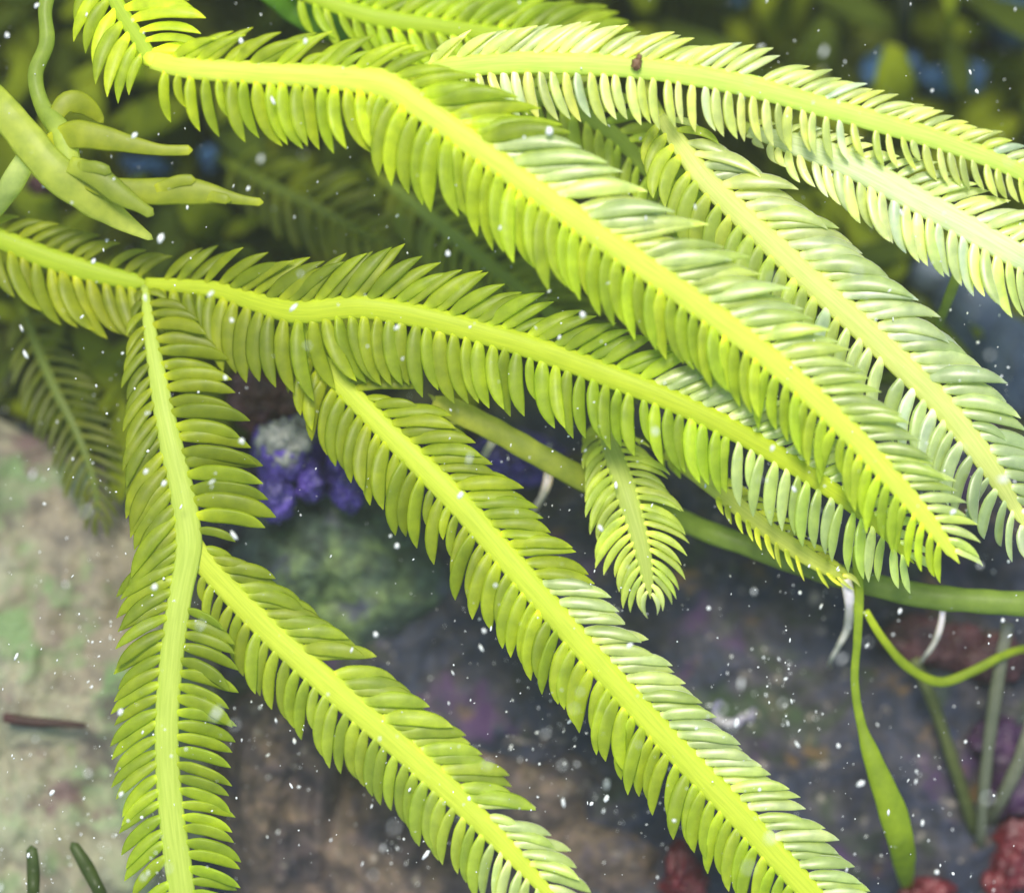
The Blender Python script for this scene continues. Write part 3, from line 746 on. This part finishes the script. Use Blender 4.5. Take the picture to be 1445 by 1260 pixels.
# ---------------------------------------------------------------- dim algae mat behind the upper half (one mass)
def mat_blades():
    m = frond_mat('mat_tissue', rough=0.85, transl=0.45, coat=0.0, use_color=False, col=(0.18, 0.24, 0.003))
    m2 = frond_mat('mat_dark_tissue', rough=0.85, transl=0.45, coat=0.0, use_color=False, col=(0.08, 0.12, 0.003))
    rnd = random.Random(5)
    geoA, geoB = [], []
    def spot():
        while True:
            x = rnd.uniform(-250, 1700); y = rnd.uniform(-260, 620)
            lim = 560 if x < 330 else 420 if x < 700 else (330 if x < 1250 else 480)
            if y < lim + rnd.uniform(-60, 60): return x, y
    for k in range(520):
        x, y = spot()
        a = rnd.uniform(0, 2 * PI); L = rnd.uniform(80, 240); w0 = rnd.uniform(10, 36); z0 = rnd.uniform(-10, 40); zz = rnd.uniform(40, 170)
        if any(math.hypot((x - bx) / 1.0, (y - by) / .7) < 110 for bx, by in ((1340, 115), (1262, 100), (1425, 30), (205, 236), (298, 226), (1035, 2), (1370, 450))): zz *= 0.25
        cv = rnd.uniform(-.9, .9)
        pts = []
        X, Y, aa = x, y, a
        for j in range(7):
            t = j / 6
            pts.append((X, Y, z0 + zz * math.sin(t * 1.9), w0 * (0.35 + math.sin(PI * (0.1 + 0.85 * t)))))
            aa += cv / 6; X += math.cos(aa) * L / 6; Y += math.sin(aa) * L / 6
        w_ = [P(*p[:3]) for p in pts]
        g = tube_geo(w_, [p[3] * U for p in pts], 0.1, 6, up=Vector((rnd.uniform(-.6, .6), rnd.uniform(-.6, .6), 1)).normalized())
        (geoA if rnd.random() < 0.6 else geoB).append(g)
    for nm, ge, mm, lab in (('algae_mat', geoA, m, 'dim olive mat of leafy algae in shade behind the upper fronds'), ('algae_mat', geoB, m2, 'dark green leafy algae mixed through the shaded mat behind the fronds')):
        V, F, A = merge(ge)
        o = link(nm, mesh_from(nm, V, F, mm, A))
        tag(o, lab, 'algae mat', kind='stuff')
mat_blades()

# ---------------------------------------------------------------- specks drifting in the water
def speck_mat():
    m, t, out = new_mat('speck')
    b = N(t, 'ShaderNodeBsdfPrincipled', ins={'Base Color': (0.85, 0.87, 0.84, 1), 'Roughness': 0.15, 'Coat Weight': 0.6})
    tr = N(t, 'ShaderNodeBsdfTranslucent', ins={'Color': (0.85, 0.87, 0.84, 1)})
    ms = N(t, 'ShaderNodeMixShader', ins={0: 0.3})
    t.links.new(b.outputs[0], ms.inputs[1]); t.links.new(tr.outputs[0], ms.inputs[2]); t.links.new(ms.outputs[0], out.inputs[0])
    return m
M_speck = speck_mat()
def speck_geo(rnd, r, el, sub=1):
    bm = bmesh.new()
    bmesh.ops.create_icosphere(bm, subdivisions=sub, radius=1)
    sx, sy, sz = r * rnd.uniform(.6, 1.1), r * rnd.uniform(.7, 1.2) * el, r * rnd.uniform(.5, 1)
    rot = Matrix.Rotation(rnd.gauss(-0.25, 0.5), 3, 'Z')
    o = Vector((rnd.random() * 50, 0, 0))
    V = [tuple(rot @ Vector((v.co.x * sx, v.co.y * sy, v.co.z * sz)) * (1 + .45 * noise.noise(v.co * 2 + o)) * U) for v in bm.verts]
    F = [tuple(v.index for v in f.verts) for f in bm.faces]
    bm.free()
    return V, F
def specks():
    rnd = random.Random(77)
    V, F = [], []
    wisps = [(rnd.uniform(0, 1445), rnd.uniform(0, 1260) if q % 2 else rnd.uniform(650, 1260), rnd.uniform(25, 110)) for q in range(61)]
    for k in range(2600):
        z = rnd.uniform(300, 600) if rnd.random() < .75 else rnd.uniform(80, 320)
        px, py = rnd.uniform(-60, 1505), rnd.uniform(-60, 1320)
        if k % 2:       # drifting wisps
            cx, cy, cs = wisps[k % len(wisps)]
            px, py = rnd.gauss(cx, cs), rnd.gauss(cy, cs * .8)
        r = min(4.4, 0.45 + rnd.expovariate(1.6))
        if rnd.random() < .02: z = rnd.uniform(700, 950); r = rnd.uniform(2, 4)
        v, f = speck_geo(rnd, r, rnd.choice((1, 1, 1.3, 2.2)))
        c = P(px, py, z); b = len(V)
        V += [(a[0] + c.x, a[1] + c.y, a[2] + c.z) for a in v]
        F += [tuple(i + b for i in q) for q in f]
    o = link('drifting_specks', mesh_from('drifting_specks', V, F, M_speck))
    tag(o, 'fine white specks of silt drifting through the clear water', 'silt', kind='stuff')
    big = [(1000, 858, 5), (385, 142, 6), (340, 58, 6), (683, 890, 5), (679, 914, 5), (1215, 1105, 7), (775, 185, 8), (632, 358, 6), (330, 755, 7), (218, 828, 6), (206, 665, 5), (341, 622, 7),
           (190, 191, 6), (52, 8, 5), (10, 50, 5), (227, 336, 8), (170, 1004, 6), (171, 1120, 5), (431, 58, 5), (795, 1132, 6), (530, 895, 5), (1183, 1052, 5), (1322, 1230, 6), (1415, 875, 4), (1270, 862, 5),
           (822, 444, 6), (560, 462, 5), (560, 770, 5), (327, 452, 5), (318, 533, 5), (1345, 722, 6), (1125, 1050, 5), (1272, 300, 5), (1090, 632, 5), (205, 420, 5), (36, 500, 6)]
    lib = [mesh_from('speck', *speck_geo(rnd, 1.0, e, 2), M_speck) for e in (1, 1.1, 1.4, 1.9, 1.2)]
    for px, py, r in big:
        o = link('white_speck', rnd.choice(lib), loc=P(px, py, rnd.uniform(545, 590)))
        o.scale = (r * .6,) * 3
        o.rotation_euler = (0, 0, rnd.uniform(-.6, .4))
        tag(o, 'larger bright white speck drifting in front of the fronds', 'speck', 'larger white specks')
specks()

# ---------------------------------------------------------------- the faintly turbid water as even haze
def haze():
    m, t, out = new_mat('turbid_water')
    v = N(t, 'ShaderNodeVolumePrincipled')
    v.inputs['Color'].default_value = (0.9, 0.95, 0.7, 1)
    v.inputs['Density'].default_value = 0.10
    v.inputs['Anisotropy'].default_value = 0.2
    t.links.new(v.outputs[0], out.inputs['Volume'])
    x, y, z0, z1 = 0.62, 0.62, -0.16, 0.53
    V = [(a * x, b * y, c) for c in (z0, z1) for a, b in ((-1, -1), (1, -1), (1, 1), (-1, 1))]
    F = [(3, 2, 1, 0), (4, 5, 6, 7), (0, 1, 5, 4), (1, 2, 6, 5), (2, 3, 7, 6), (3, 0, 4, 7)]
    o = link('haze', mesh_from('haze', V, F, m, smooth=False))
    tag(o, 'faintly turbid water filling the pool', 'water', kind='stuff')
haze()
